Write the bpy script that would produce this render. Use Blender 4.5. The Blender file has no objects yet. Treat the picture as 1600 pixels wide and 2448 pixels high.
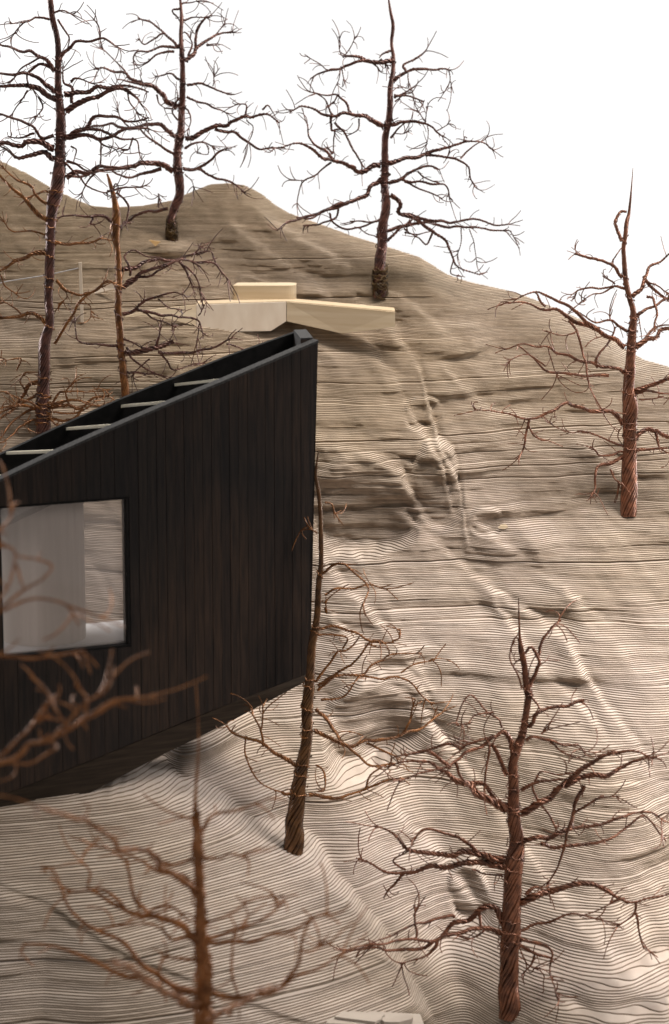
import bpy, math, random
import numpy as np
from mathutils import Vector

# ------------------------------------------------------------------ camera, world, lamps
scene = bpy.context.scene
CAM = np.array([0.0, 0.0, 0.5]); PITCH = math.radians(10.0); FOV = math.radians(24.0)
cd = bpy.data.cameras.new("camera"); cam = bpy.data.objects.new("camera", cd)
scene.collection.objects.link(cam); scene.camera = cam
cam.location = CAM; cam.rotation_euler = (math.radians(90) - PITCH, 0, 0)
cd.sensor_fit = 'VERTICAL'; cd.sensor_height = 36.0; cd.sensor_width = 36.0
cd.lens = 18.0 / math.tan(FOV / 2); cd.clip_start = 0.02; cd.clip_end = 50
cd.dof.use_dof = True; cd.dof.focus_distance = 1.18; cd.dof.aperture_fstop = 29.0
w = bpy.data.worlds.new("World"); scene.world = w; w.use_nodes = True
bg = w.node_tree.nodes["Background"]; bg.inputs[0].default_value = (1, 0.97, 0.94, 1); bg.inputs[1].default_value = 0.30
scene.view_settings.view_transform = 'Standard'; scene.view_settings.look = 'None'
scene.view_settings.exposure = 0.0; scene.view_settings.gamma = 1.0
def lamp(name, loc, target, power, size, col, spread=180):
    l = bpy.data.lights.new(name, 'AREA'); l.shape = 'DISK'; l.size = size; l.energy = power; l.color = col; l.spread = math.radians(spread)
    o = bpy.data.objects.new(name, l); scene.collection.objects.link(o); o.location = loc
    o.rotation_euler = (Vector(target) - Vector(loc)).to_track_quat('-Z', 'Y').to_euler()
lamp("key_lamp", (0.46, 0.86, 0.70), (0.16, 1.06, 0.16), 0.87, 0.36, (1.0, 0.93, 0.87), 54)
lamp("top_lamp", (0.14, 1.24, 1.30), (0.04, 1.28, 0.30), 3.1, 0.50, (1.0, 0.93, 0.85), 75)
lamp("backdrop_lamp", (-1.5, 2.05, 0.55), (0.1, 3.0, 0.6), 29.0, 0.6, (1, 1, 1))
lamp("backdrop_lamp", (1.5, 2.05, 0.55), (-0.1, 3.0, 0.6), 29.0, 0.6, (1, 1, 1))

# ------------------------------------------------------------------ helpers
F = 2448 / (2 * math.tan(FOV / 2))
FW = np.array([0, math.cos(PITCH), -math.sin(PITCH)]); UP = np.array([0, math.sin(PITCH), math.cos(PITCH)])
RT = np.array([1.0, 0, 0])
def ray(u, v): return FW + RT * ((u - 800) / F) + UP * ((1224 - v) / F)
def at(u, v, d): return CAM + ray(u, v) * d
def lerp(a, b, t): return a + (b - a) * t

def tag(o, label=None, cat=None, group=None, kind=None):
    if label: o["label"] = label
    if cat: o["category"] = cat
    if group: o["group"] = group
    if kind: o["kind"] = kind
    return o
def empty(name, loc, **k):
    o = bpy.data.objects.new(name, None); scene.collection.objects.link(o); o.location = loc
    o.empty_display_size = 0.01
    return tag(o, **k)
def link(name, me, parent=None, mats=()):
    o = bpy.data.objects.new(name, me); scene.collection.objects.link(o)
    for m in mats: me.materials.append(m)
    if parent is not None:
        o.parent = parent; o.matrix_parent_inverse.identity()
    return o
class MB:
    """collects quads/polygons in world space; build() links them as one mesh relative to its parent"""
    def __init__(s): s.v = []; s.f = []; s.m = []; s.n = 0
    def add(s, v, f, m=0):
        v = np.asarray(v, float); s.v.append(v)
        s.f += [tuple(int(i) + s.n for i in q) for q in f]; s.m += [m] * len(f); s.n += len(v)
    def prism(s, pts, off, m=0):
        pts = np.asarray(pts, float); n = len(pts)
        s.add(np.vstack([pts, pts + np.asarray(off)]),
              [tuple(range(n))[::-1], tuple(range(n, 2 * n))] + [(i, (i + 1) % n, n + (i + 1) % n, n + i) for i in range(n)], m)
    def box8(s, a, b, m=0):   # two quads a,b (4 points each)
        s.add(np.vstack([a, b]), [(3, 2, 1, 0), (4, 5, 6, 7)] + [(i, (i + 1) % 4, 4 + (i + 1) % 4, 4 + i) for i in range(4)], m)
    def build(s, name, mats, parent=None, origin=(0, 0, 0), smooth=False, fix=True):
        me = bpy.data.meshes.new(name)
        me.from_pydata((np.vstack(s.v) - np.asarray(origin)).tolist(), [], s.f)
        me.polygons.foreach_set("material_index", s.m)
        if smooth: me.polygons.foreach_set("use_smooth", [True] * len(me.polygons))
        if fix:
            import bmesh
            bm = bmesh.new(); bm.from_mesh(me); bmesh.ops.recalc_face_normals(bm, faces=bm.faces); bm.to_mesh(me); bm.free()
        me.update()
        return link(name, me, parent, mats)

def hash2(ix, iy, seed):
    h = (ix.astype(np.int64) * 374761393 + iy.astype(np.int64) * 668265263 + seed * 1442695041) & 0xffffffff
    h = ((h ^ (h >> 13)) * 1274126177) & 0xffffffff
    return ((h ^ (h >> 16)) & 0xffff) / 65535.0 * 2 - 1
def vnoise(x, y, seed=0):
    x, y = np.broadcast_arrays(np.asarray(x, float), np.asarray(y, float))
    ix = np.floor(x); iy = np.floor(y); fx = x - ix; fy = y - iy
    fx = fx * fx * fx * (fx * (fx * 6 - 15) + 10); fy = fy * fy * fy * (fy * (fy * 6 - 15) + 10)
    a = hash2(ix, iy, seed); b = hash2(ix + 1, iy, seed); c = hash2(ix, iy + 1, seed); d = hash2(ix + 1, iy + 1, seed)
    return lerp(lerp(a, b, fx), lerp(c, d, fx), fy)
def fbm(x, y, seed=0, octv=3):
    r = 0; a = 1.0
    for k in range(octv):
        r = r + a * vnoise(x * 2 ** k, y * 2 ** k, seed + k * 17); a *= 0.5
    return r / 1.6
def sstep(a, b, x):
    t = np.clip((x - a) / (b - a), 0, 1); return t * t * (3 - 2 * t)

# ------------------------------------------------------------------ materials
def mat(name):
    m = bpy.data.materials.new(name); m.use_nodes = True
    nt = m.node_tree; return m, nt, nt.nodes["Principled BSDF"]
def noise_col(nt, bsdf, c1, c2, scale, stretch=(1, 1, 1), detail=4, lo=0.35, hi=0.65, third=None):
    tc = nt.nodes.new("ShaderNodeNewGeometry"); mp = nt.nodes.new("ShaderNodeMapping")
    mp.inputs["Scale"].default_value = stretch
    nz = nt.nodes.new("ShaderNodeTexNoise"); nz.inputs["Scale"].default_value = scale; nz.inputs["Detail"].default_value = detail
    cr = nt.nodes.new("ShaderNodeValToRGB"); cr.color_ramp.elements[0].position = lo; cr.color_ramp.elements[1].position = hi
    cr.color_ramp.elements[0].color = (*c1, 1); cr.color_ramp.elements[1].color = (*c2, 1)
    nt.links.new(tc.outputs["Position"], mp.inputs[0]); nt.links.new(mp.outputs[0], nz.inputs["Vector"])
    nt.links.new(nz.outputs["Fac"], cr.inputs[0])
    if bsdf: nt.links.new(cr.outputs[0], bsdf.inputs["Base Color"])
    return nz, cr
def mixmul(nt, a, b, fac=1.0):
    mx = nt.nodes.new("ShaderNodeMix"); mx.data_type = 'RGBA'; mx.blend_type = 'MULTIPLY'; mx.inputs[0].default_value = fac
    nt.links.new(a, mx.inputs[6]); nt.links.new(b, mx.inputs[7]); return mx.outputs[2]

def board_mat(name, ca, cb, stretch, scale, tint_lo, rough=0.9):
    m, nt, b = mat(name); b.inputs["Roughness"].default_value = rough; b.inputs["Specular IOR Level"].default_value = 0.15
    nz, cr = noise_col(nt, None, ca, cb, scale, stretch, 5, 0.3, 0.7)
    n2, c2 = noise_col(nt, None, tint_lo, (1, 1, 1), 9, (1, 1, 1.6), 3, 0.35, 0.6)
    ta = nt.nodes.new("ShaderNodeAttribute"); ta.attribute_name = "tint"
    nt.links.new(mixmul(nt, mixmul(nt, cr.outputs[0], c2.outputs[0]), ta.outputs["Color"]), b.inputs["Base Color"])
    return m
M = {}
M["tread"] = board_mat("pale_board_face", (0.50, 0.43, 0.37), (0.60, 0.535, 0.47), (60, 60, 300), 1.0, (0.93, 0.91, 0.85))
M["riser"] = board_mat("cut_board_edge", (0.235, 0.194, 0.152), (0.365, 0.308, 0.250), (140, 140, 420), 1.0, (0.90, 0.89, 0.83))
def wire_mat(name, c1, c2, rough=0.27, spec=0.8, metal=0.45):
    m, nt, b = mat(name); noise_col(nt, b, c1, c2, 260, (1, 1, 1), 3, 0.35, 0.65)
    b.inputs["Roughness"].default_value = rough; b.inputs["Specular IOR Level"].default_value = spec; b.inputs["Metallic"].default_value = metal
    return m
M["wire_red"] = wire_mat("red_brown_copper_wire", (0.095, 0.036, 0.019), (0.24, 0.092, 0.046))
M["wire_dark"] = wire_mat("dark_purple_brown_wire", (0.052, 0.020, 0.015), (0.140, 0.054, 0.037))
M["wire_orange"] = wire_mat("orange_brown_copper_wire", (0.11, 0.040, 0.009), (0.26, 0.10, 0.024))
M["wire_copper"] = wire_mat("brightened_copper_wire", (0.24, 0.088, 0.024), (0.52, 0.205, 0.062))  # orange wire brightened where the key lamp falls short; light put in colour
M["wire_brown"] = wire_mat("dull_brown_wire", (0.065, 0.028, 0.009), (0.15, 0.066, 0.020))
M["wire_moss"] = wire_mat("tangled_brown_wire", (0.040, 0.022, 0.006), (0.10, 0.055, 0.015), 0.5, 0.3, 0.1)
def black_wood():
    m, nt, b = mat("black_stained_timber")
    nz, cr = noise_col(nt, None, (0.0125, 0.0108, 0.0102), (0.036, 0.0265, 0.0205), 1.0, (900, 900, 55), 6, 0.32, 0.75)
    n2, c2 = noise_col(nt, None, (0.55, 0.58, 0.66), (1.35, 1.1, 0.95), 16, (1, 1, 0.8), 3, 0.35, 0.7)
    oi = nt.nodes.new("ShaderNodeObjectInfo"); r = nt.nodes.new("ShaderNodeValToRGB")
    r.color_ramp.elements[0].color = (0.82, 0.83, 0.88, 1); r.color_ramp.elements[1].color = (1.18, 1.12, 1.06, 1)
    nt.links.new(oi.outputs["Random"], r.inputs[0])
    nt.links.new(mixmul(nt, mixmul(nt, cr.outputs[0], c2.outputs[0]), r.outputs[0]), b.inputs["Base Color"])
    b.inputs["Roughness"].default_value = 0.62; b.inputs["Specular IOR Level"].default_value = 0.22
    bp = nt.nodes.new("ShaderNodeBump"); bp.inputs["Strength"].default_value = 0.35; bp.inputs["Distance"].default_value = 0.0004
    nt.links.new(nz.outputs["Fac"], bp.inputs["Height"]); nt.links.new(bp.outputs[0], b.inputs["Normal"])
    return m
M["black"] = black_wood()
m, nt, b = mat("black_painted_core"); noise_col(nt, b, (0.004, 0.004, 0.004), (0.010, 0.009, 0.009), 300); b.inputs["Roughness"].default_value = 0.7; b.inputs["Specular IOR Level"].default_value = 0.15; M["core"] = m
m, nt, b = mat("sawn_black_edge_lightened"); nz, cr = noise_col(nt, b, (0.018, 0.018, 0.019), (0.060, 0.058, 0.057), 900, (1, 1, 1), 4, 0.3, 0.75); b.inputs["Roughness"].default_value = 0.75; b.inputs["Specular IOR Level"].default_value = 0.3; M["edge"] = m  # greyer than the boards: light caught along the top put into colour
m, nt, b = mat("dark_brown_trim"); noise_col(nt, b, (0.016, 0.011, 0.008), (0.036, 0.026, 0.018), 1.0, (60, 60, 900), 5); b.inputs["Roughness"].default_value = 0.6; b.inputs["Specular IOR Level"].default_value = 0.2; M["trim"] = m
def pale_wood(name, c1, c2, stretch, scale=1.0):
    m, nt, b = mat(name); noise_col(nt, b, c1, c2, scale, stretch, 5, 0.3, 0.7); b.inputs["Roughness"].default_value = 0.7; b.inputs["Specular IOR Level"].default_value = 0.2
    return m
M["ply"] = pale_wood("pale_plywood", (0.50, 0.385, 0.25), (0.66, 0.555, 0.41), (14, 14, 190))
M["ply_greyed"] = pale_wood("greyed_plywood", (0.52, 0.43, 0.34), (0.60, 0.52, 0.43), (170, 170, 60))  # greyer copy of the plywood; the left panel's shade is put into it
M["lath"] = pale_wood("cream_lath", (0.80, 0.73, 0.58), (0.86, 0.80, 0.67), (200, 200, 200))
M["veneer"] = pale_wood("grey_veneer", (0.46, 0.385, 0.325), (0.58, 0.505, 0.44), (420, 420, 14))
M["white"] = pale_wood("white_board", (0.78, 0.77, 0.78), (0.84, 0.83, 0.84), (40, 40, 40))
M["offcut"] = pale_wood("pale_board", (0.36, 0.31, 0.265), (0.43, 0.375, 0.32), (60, 60, 60))
m, nt, b = mat("white_paper"); b.inputs["Base Color"].default_value = (0.82, 0.82, 0.82, 1); b.inputs["Roughness"].default_value = 0.95; b.inputs["Specular IOR Level"].default_value = 0.0; M["paper"] = m
M["chip"] = pale_wood("orange_wood_chip", (0.42, 0.25, 0.10), (0.55, 0.36, 0.17), (200, 900, 200))
m, nt, b = mat("white_thread"); b.inputs["Base Color"].default_value = (0.45, 0.45, 0.48, 1); b.inputs["Roughness"].default_value = 0.4; M["thread"] = m
m = bpy.data.materials.new("veiled_window_glass"); m.use_nodes = True; nt = m.node_tree; nt.nodes.clear()
out = nt.nodes.new("ShaderNodeOutputMaterial"); mx = nt.nodes.new("ShaderNodeMixShader"); tr = nt.nodes.new("ShaderNodeBsdfTransparent"); gl = nt.nodes.new("ShaderNodeBsdfGlossy"); fr = nt.nodes.new("ShaderNodeFresnel")
fr.inputs[0].default_value = 1.5; gl.inputs["Roughness"].default_value = 0.03; tr.inputs[0].default_value = (0.95, 0.95, 0.96, 1)
nt.links.new(fr.outputs[0], mx.inputs[0]); nt.links.new(tr.outputs[0], mx.inputs[1]); nt.links.new(gl.outputs[0], mx.inputs[2]); nt.links.new(mx.outputs[0], out.inputs[0]); df = nt.nodes.new("ShaderNodeBsdfDiffuse"); df.inputs[0].default_value = (.86, .76, .70, 1); m2 = nt.nodes.new("ShaderNodeMixShader"); m2.inputs[0].default_value = 0.24; nt.links.new(mx.outputs[0], m2.inputs[1]); nt.links.new(df.outputs[0], m2.inputs[2]); nt.links.new(m2.outputs[0], out.inputs[0]); M["glass"] = m  # diffuse mix: warm veil of reflected light put into the pane's colour

# ------------------------------------------------------------------ terrain: depth of the slope as a function of (x, z)
class TPS:
    def __init__(s, pts, reg=1e-5):
        P = np.array([at(u, v, d) for u, v, d in pts]); s.c = P[:, [0, 2]] * 4; n = len(P)
        A = np.zeros((n + 3, n + 3)); A[:n, :n] = s.k(s.c, s.c) + np.eye(n) * reg
        A[:n, n] = 1; A[:n, n + 1:] = s.c; A[n, :n] = 1; A[n + 1:, :n] = s.c.T
        s.w = np.linalg.solve(A, np.r_[P[:, 1], 0, 0, 0])
    @staticmethod
    def k(a, b):
        r2 = ((a[:, None] - b[None]) ** 2).sum(2) + 1e-12; return r2 * np.log(r2) * 0.5
    def __call__(s, x, z):
        x, z = np.broadcast_arrays(np.asarray(x, float), np.asarray(z, float)); q = np.c_[x.ravel(), z.ravel()] * 4; n = len(s.c)
        return (s.k(q, s.c) @ s.w[:n] + s.w[n] + q @ s.w[n + 1:]).reshape(x.shape)
SKY = [(-420, 330, 1.47), (-200, 320, 1.47), (-100, 345, 1.46), (0, 395, 1.45), (60, 425, 1.44), (110, 455, 1.435), (160, 480, 1.43), (205, 498, 1.425), (250, 503, 1.42), (330, 498, 1.43), (400, 486, 1.44), (455, 462, 1.455),
       (495, 446, 1.465), (540, 443, 1.468), (580, 448, 1.465), (620, 468, 1.455), (660, 500, 1.445), (690, 517, 1.44), (770, 545, 1.43), (850, 575, 1.42), (940, 602, 1.415), (1010, 625, 1.41), (1080, 668, 1.40), (1130, 685, 1.40), (1240, 710, 1.40), (1300, 732, 1.395),
       (1400, 775, 1.385), (1460, 808, 1.38), (1520, 855, 1.37), (1560, 876, 1.365), (1600, 888, 1.36), (1750, 930, 1.35), (2000, 990, 1.34), (2500, 1090, 1.33)]
main = TPS(SKY[:-1][::2] + [
    (-350, 700, 1.35), (0, 620, 1.375), (0, 760, 1.335), (250, 620, 1.375), (300, 760, 1.335), (560, 600, 1.405), (600, 730, 1.36), (900, 720, 1.372), (1200, 800, 1.37),
    (-300, 950, 1.25), (100, 900, 1.275), (400, 900, 1.28), (800, 900, 1.30), (1100, 900, 1.315), (1400, 920, 1.335), (1700, 1000, 1.33),
    (0, 1100, 1.225), (500, 1100, 1.23), (800, 1060, 1.243), (1000, 1080, 1.25), (1200, 1100, 1.268), (1500, 1110, 1.285),
    (200, 1300, 1.205), (800, 1300, 1.222), (1000, 1290, 1.225), (1200, 1300, 1.222), (1500, 1300, 1.228), (1750, 1300, 1.23),
    (300, 1500, 1.165), (800, 1480, 1.168), (1000, 1500, 1.168), (1300, 1500, 1.172), (1550, 1500, 1.168),
    (300, 1700, 1.125), (600, 1700, 1.12), (850, 1660, 1.125), (900, 1790, 1.117), (1200, 1700, 1.115), (1550, 1700, 1.105),
    (350, 1790, 1.11), (400, 1880, 1.045), (600, 1940, 1.040), (700, 1850, 1.080), (790, 2040, 1.028), (900, 2150, 1.010), (1000, 2300, .99), (860, 1950, 1.055), (1100, 2000, 1.06), (1500, 2000, 1.043),
    (600, 2200, 1.02), (1060, 2200, 1.025), (1300, 2200, 1.006), (1550, 2200, 1.018), (1750, 2200, 1.045), (2050, 2200, 1.085), (2050, 2448, 1.01), (2050, 1700, 1.13), (2050, 1300, 1.25),
    (800, 2448, 0.985), (1100, 2448, 0.975), (1300, 2420, 0.955), (1600, 2448, 0.947)])
KB = [(-420, 1880, .985), (-200, 1850, .998), (0, 1830, 1.008), (120, 1845, 1.013), (230, 1880, 1.012), (330, 1895, 1.014), (440, 1908, 1.018), (560, 1960, 1.020), (650, 2005, 1.018), (750, 2055, 1.013), (850, 2150, 1.0), (950, 2290, .98), (1040, 2448, .958), (1120, 2600, .94)]
knoll = TPS(KB[::2] + [(-300, 2300, .91), (0, 1948, .988), (200, 1908, 1.004), (0, 2150, .945), (300, 2150, .955), (650, 2200, .972), (0, 2448, .895), (400, 2448, .910), (700, 2448, .928), (900, 2448, .944)])
_kb = np.array([at(*p) for p in KB]); _sk = np.array([at(*p) for p in SKY])
FOLD = np.array([at(*p) for p in [(-300, 2010, .955), (0, 2125, .948), (120, 2165, .945), (250, 2235, .94), (450, 2330, .935), (720, 2440, .93), (850, 2490, .925)]])
def ridge(x): return np.interp(x, _sk[:, 0], _sk[:, 2])
def gauss(x, z, u, v, d, su, sv):
    p = at(u, v, d); return np.exp(-((x - p[0]) / (su * d / F)) ** 2 - ((z - p[2]) / (sv * d / F)) ** 2)
FACES = [(880, 1205, 1.225, 135, 105, 0, 3, .92), (1050, 1165, 1.232, 58, 90, 8, 4, .75), (1165, 1250, 1.225, 42, 30, 0, 6, .9), (905, 1720, 1.12, 125, 82, 8, 7, .82), (1120, 2135, 1.035, 48, 62, 15, 8, .7), (620, 690, 1.385, 60, 22, -20, 10, .5), (1450, 1900, 1.062, 110, 26, 3, 15, .4), (980, 1570, 1.155, 90, 22, 3, 14, .4), (1480, 2300, .995, 150, 20, 4, 21, .7), (1010, 985, 1.28, 45, 32, 0, 22, .6)]
RIBS = [(1.385, .010, [(540, 540), (640, 600), (700, 650), (790, 700)]), (1.385, .010, [(620, 520), (740, 590), (850, 650)]), (1.36, .008, [(900, 690), (1000, 740), (1080, 800)]), (1.29, .010, [(850, 745), (960, 830), (1005, 885), (1022, 960), (1045, 1040), (1085, 1110), (1100, 1230)]), (1.27, .009, [(850, 820), (940, 905), (990, 1000), (1050, 1080), (1075, 1190)]),
        (1.235, .009, [(750, 1065), (880, 1082), (960, 1130), (1005, 1215)]), (1.20, .007, [(760, 1335), (860, 1420), (930, 1480), (1030, 1570)]), (1.21, .008, [(960, 1240), (1080, 1340), (1200, 1410), (1350, 1480)]), (1.22, .006, [(1120, 1235), (1250, 1330), (1420, 1430)]), (1.28, .006, [(1380, 1055), (1500, 1130), (1620, 1210)]),
        (1.15, .008, [(790, 1490), (900, 1590), (1000, 1660), (1060, 1730)]), (1.14, .006, [(1360, 1550), (1430, 1650), (1500, 1710)]), (1.09, .008, [(780, 1750), (900, 1860), (1000, 1950), (1120, 2050)]), (1.03, .007, [(1230, 2020), (1330, 2130), (1440, 2190)]), (1.09, .006, [(990, 1750), (1100, 1830), (1200, 1910)]), (1.08, .007, [(330, 1780), (450, 1840), (580, 1905)]), (1.18, .005, [(1180, 1440), (1290, 1560), (1400, 1640)]), (1.31, .006, [(1060, 880), (1150, 960), (1290, 1010)])]
RIBS = [(np.array([at(u, v, d) for u, v in q]), a) for d, a, q in RIBS]
def slope_y(x, z, fine=True):
    x, z = np.broadcast_arrays(np.asarray(x, float), np.asarray(z, float))
    s = ridge(x) - z; edge = sstep(0, .04, s); low = sstep(0.36, 0.16, z)
    # steps: the height is squeezed where the slope stands steep, stretched where it lies flat
    zw = z + (fbm(x * 15, z * 46, 55, 3) * 0.0062 + vnoise(x * 11, z * 135, 58) * 0.0017) * edge
    for (u, v, d, hu, hv, rot, sd_, wt_) in FACES:
        c = at(u, v, d); a, b_ = (x - c[0]) * F / d, (z - c[2]) * F / d; cr_, sr_ = math.cos(math.radians(rot)), math.sin(math.radians(rot))
        e = (np.abs((a * cr_ + b_ * sr_) / hu) ** 2.6 + np.abs((-a * sr_ + b_ * cr_) / hv) ** 2.6) ** .385 + .11 * fbm(x * 60, z * 90, sd_, 3)
        zw = zw + (c[2] - z) * .97 * wt_ * sstep(1.07, .84, e)
    D = main(x, zw)
    ca, sa = math.cos(math.radians(48)), math.sin(math.radians(48))
    p = x * ca - zw * sa; q = x * sa + zw * ca
    D = D + fbm(q * 22 + 3.1, p * 6 + 1.7, 5, 4) * lerp(0.008, 0.0075, low) * edge
    D = D + fbm(q * 58, p * 15, 41, 3) * 0.0042 * edge + fbm(x * 13 + 9, zw * 10, 77, 3) * (0.004 + .008 * sstep(.20, .12, z)) * low
    rag = fbm(x * 110, z * 420, 88, 2) * .0022
    for P, a in RIBS:
        dv = z - np.interp(x, P[:, 0], P[:, 2]) + rag; ends = sstep(P[0, 0] - .006, P[0, 0] + .006, x) * sstep(P[-1, 0] + .006, P[-1, 0] - .006, x)
        D = D + a * .66 * np.tanh(dv / .0016) * np.exp(-(dv / .011) ** 2) * ends * (.6 + .5 * vnoise(x * 60, z * 60, 89))
    D = D - 0.014 * gauss(x, z, 411, 592, 1.40, 45, 16)
    # near knoll with its crest, and the fold at its lower left
    zf = np.interp(x, FOLD[:, 0], FOLD[:, 2]); zk = z + .95 * np.maximum(0, zf - z)
    K = knoll(x, zk) + fbm(x * 16, z * 20, 91, 3) * 0.0035
    xl = np.interp(-z, -FOLD[:, 2], FOLD[:, 0]); K = K - 0.62 * np.maximum(0, xl - x) * sstep(-0.002, 0.012, xl - x) + 0.15 * np.maximum(0, xl - x)
    c = z - np.interp(x, _kb[:, 0], _kb[:, 2]) + 0.0016 * fbm(x * 90, z * 30, 3, 3)
    K = K + 14 * .0013 * np.logaddexp(0, c / .0013)
    k = 0.006; h = np.clip(0.5 + 0.5 * (K - D) / k, 0, 1); D = lerp(K, D, h) - k * h * (1 - h)
    if fine: D = D + (vnoise(x * 30, z * 210, 11) * lerp(.0036, .0018, low) + vnoise(x * 70, z * 520, 19) * lerp(.0013, .0007, low)) * sstep(-.005, .03, s)
    return D + 0.03 * np.maximum(0, 1 - s / 0.014) ** 2

T = 0.00065; Z0 = 0.088; NL = int((ridge(np.linspace(-.3, .3, 50)).max() - Z0) / T)
hill = empty("hillside", (0, 1.2, Z0)); tag(hill, "layered hillside of stacked pale boards with brown cut edges", "hillside", kind="structure")
X = np.arange(-0.262, 0.3301, 0.0012); rdg = ridge(X)
rng = np.random.default_rng(4); seams = {int(k): float(a) for k, a in zip(rng.choice(NL, 46, replace=False), rng.uniform(.0008, .0026, 46))}
REST = []
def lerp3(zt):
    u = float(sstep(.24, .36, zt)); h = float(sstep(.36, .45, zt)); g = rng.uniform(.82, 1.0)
    return (lerp(1.0, 1.0, u) * g - .12 * h, lerp(.965, .935, u) * g - .125 * h, lerp(.975, .86, u) * g - .15 * h)  # upper layers yellower and darker: light's warmth and fall-off put into the tint
def set_tint(me, cols):
    at_ = me.attributes.new("tint", 'FLOAT_COLOR', 'POINT'); at_.data.foreach_set("color", np.c_[cols, np.ones(len(cols))].ravel())
ridge_y = slope_y(X, rdg - 1e-5, False)
XL, ZL = np.meshgrid(X, Z0 + T * (np.arange(NL) + 1)); YALL = slope_y(XL, ZL)
for k in range(NL):
    zt = Z0 + T * (k + 1); zb = zt - T * 0.985
    ok = np.where(zb < rdg)[0]
    if len(ok) < 3: continue
    yf = YALL[k] + vnoise(X * 25, k * 3.7, 23) * 0.0003 + rng.uniform(-1, 1) * 0.00014
    if k in seams: yf = yf + seams[k] * sstep(-.45, .35, vnoise(X * 9, k * 1.3, 31))
    ztv = np.minimum(zt, rdg); zbv = np.minimum(zb, ztv - 1e-5); yf = yf + vnoise(X * 420, k * 1.7, 61) * 0.00016
    yb = np.maximum(ridge_y + 0.004 + np.maximum(0, rdg - zt) * 0.7, yf + 0.004)
    v = []; f = []; mi = []
    for run in np.split(ok, np.where(np.diff(ok) > 1)[0] + 1):
        n = len(run)
        if n < 3: continue
        x = X[run]; o = len(v) and sum(len(a) for a in v)
        a = np.c_[x, yf[run], ztv[run]]; bq = np.c_[x, yf[run], zbv[run]]
        c = np.c_[x, yb[run], ztv[run]]; d = np.c_[x, yb[run], zbv[run]]
        v += [a, bq, c, d]; i = np.arange(n - 1) + o
        A, B, Cc, Dd = i, i + n, i + 2 * n, i + 3 * n
        f += [np.c_[A, A + 1, Cc + 1, Cc], np.c_[B, B + 1, A + 1, A], np.c_[Dd, Dd + 1, B + 1, B], np.c_[Cc, Cc + 1, Dd + 1, Dd]]
        mi += [np.zeros(n - 1), np.ones(n - 1), np.zeros(n - 1), np.ones(n - 1)]
        f += [np.array([[o, o + 2 * n, o + 3 * n, o + n], [o + n - 1, o + 2 * n - 1, o + 4 * n - 1, o + 3 * n - 1]])]; mi += [np.ones(2)]
    if not v: continue
    V = np.vstack(v) - np.array([0, 1.2, Z0]); Q = np.vstack(f); mi = np.concatenate(mi).astype(np.int32)
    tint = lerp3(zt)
    if k >= 300: REST.append((V, Q, mi, tint)); continue
    me = bpy.data.meshes.new("contour_layer")
    me.vertices.add(len(V)); me.vertices.foreach_set("co", V.ravel())
    me.loops.add(Q.size); me.loops.foreach_set("vertex_index", Q.ravel().astype(np.int32))
    me.polygons.add(len(Q)); me.polygons.foreach_set("loop_start", np.arange(0, Q.size, 4, dtype=np.int32))
    me.materials.append(M["tread"]); me.materials.append(M["riser"])
    me.polygons.foreach_set("material_index", mi); me.update(calc_edges=True)
    set_tint(me, np.tile(tint, (len(V), 1))); link("contour_layer", me, hill)
# layers past the nearest 300: one mesh
off = np.cumsum([0] + [len(r[0]) for r in REST]); V = np.vstack([r[0] for r in REST]); Q = np.vstack([r[1] + o for r, o in zip(REST, off)])
me = bpy.data.meshes.new("upper_layers"); me.vertices.add(len(V)); me.vertices.foreach_set("co", V.ravel())
me.loops.add(Q.size); me.loops.foreach_set("vertex_index", Q.ravel().astype(np.int32))
me.polygons.add(len(Q)); me.polygons.foreach_set("loop_start", np.arange(0, Q.size, 4, dtype=np.int32))
me.materials.append(M["tread"]); me.materials.append(M["riser"])
me.polygons.foreach_set("material_index", np.concatenate([r[2] for r in REST])); me.update(calc_edges=True)
set_tint(me, np.vstack([np.tile(r[3], (len(r[0]), 1)) for r in REST])); o = link("upper_layers", me, hill); o["kind"] = "stuff"
mb = MB(); mb.prism([(-.6, -.3, .087), (.6, -.3, .087), (.6, 1.9, .087), (-.6, 1.9, .087)], (0, 0, -.02))
tag(mb.build("ground", [M["offcut"]]), "pale board on which the layered hillside stands", "ground", kind="structure")

mb = MB(); bpz = [(3.0, -.4), (3.0, 3.2)]
mb.box8([(-4, 3.0, -.4), (4, 3.0, -.4), (4, 3.0, 3.4), (-4, 3.0, 3.4)], [(-4, 3.02, -.4), (4, 3.02, -.4), (4, 3.02, 3.4), (-4, 3.02, 3.4)])
tag(mb.build("backdrop", [M["paper"]]), "plain white studio backdrop behind the hillside", "backdrop", kind="structure")
def ground_d(u, v):
    """distance along a pixel's ray to the slope"""
    d = np.arange(0.80, 1.6, 0.001); P = CAM + ray(u, v)[None] * d[:, None]
    hit = np.where(P[:, 1] > slope_y(P[:, 0], P[:, 2], False))[0]
    return float(d[hit[0]]) if len(hit) else 1.45
GZ = np.arange(0.05, .62, .0025); GX = np.arange(-.4, .4001, .0025); GY = slope_y(*np.meshgrid(GX, GZ), False)
def slope_fast(x, z):
    i = np.clip(((z - GZ[0]) / .0025).astype(int), 0, len(GZ) - 1); j = np.clip(((x - GX[0]) / .0025).astype(int), 0, len(GX) - 1); return np.where(z > ridge(x), 9.0, GY[i, j])

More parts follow.
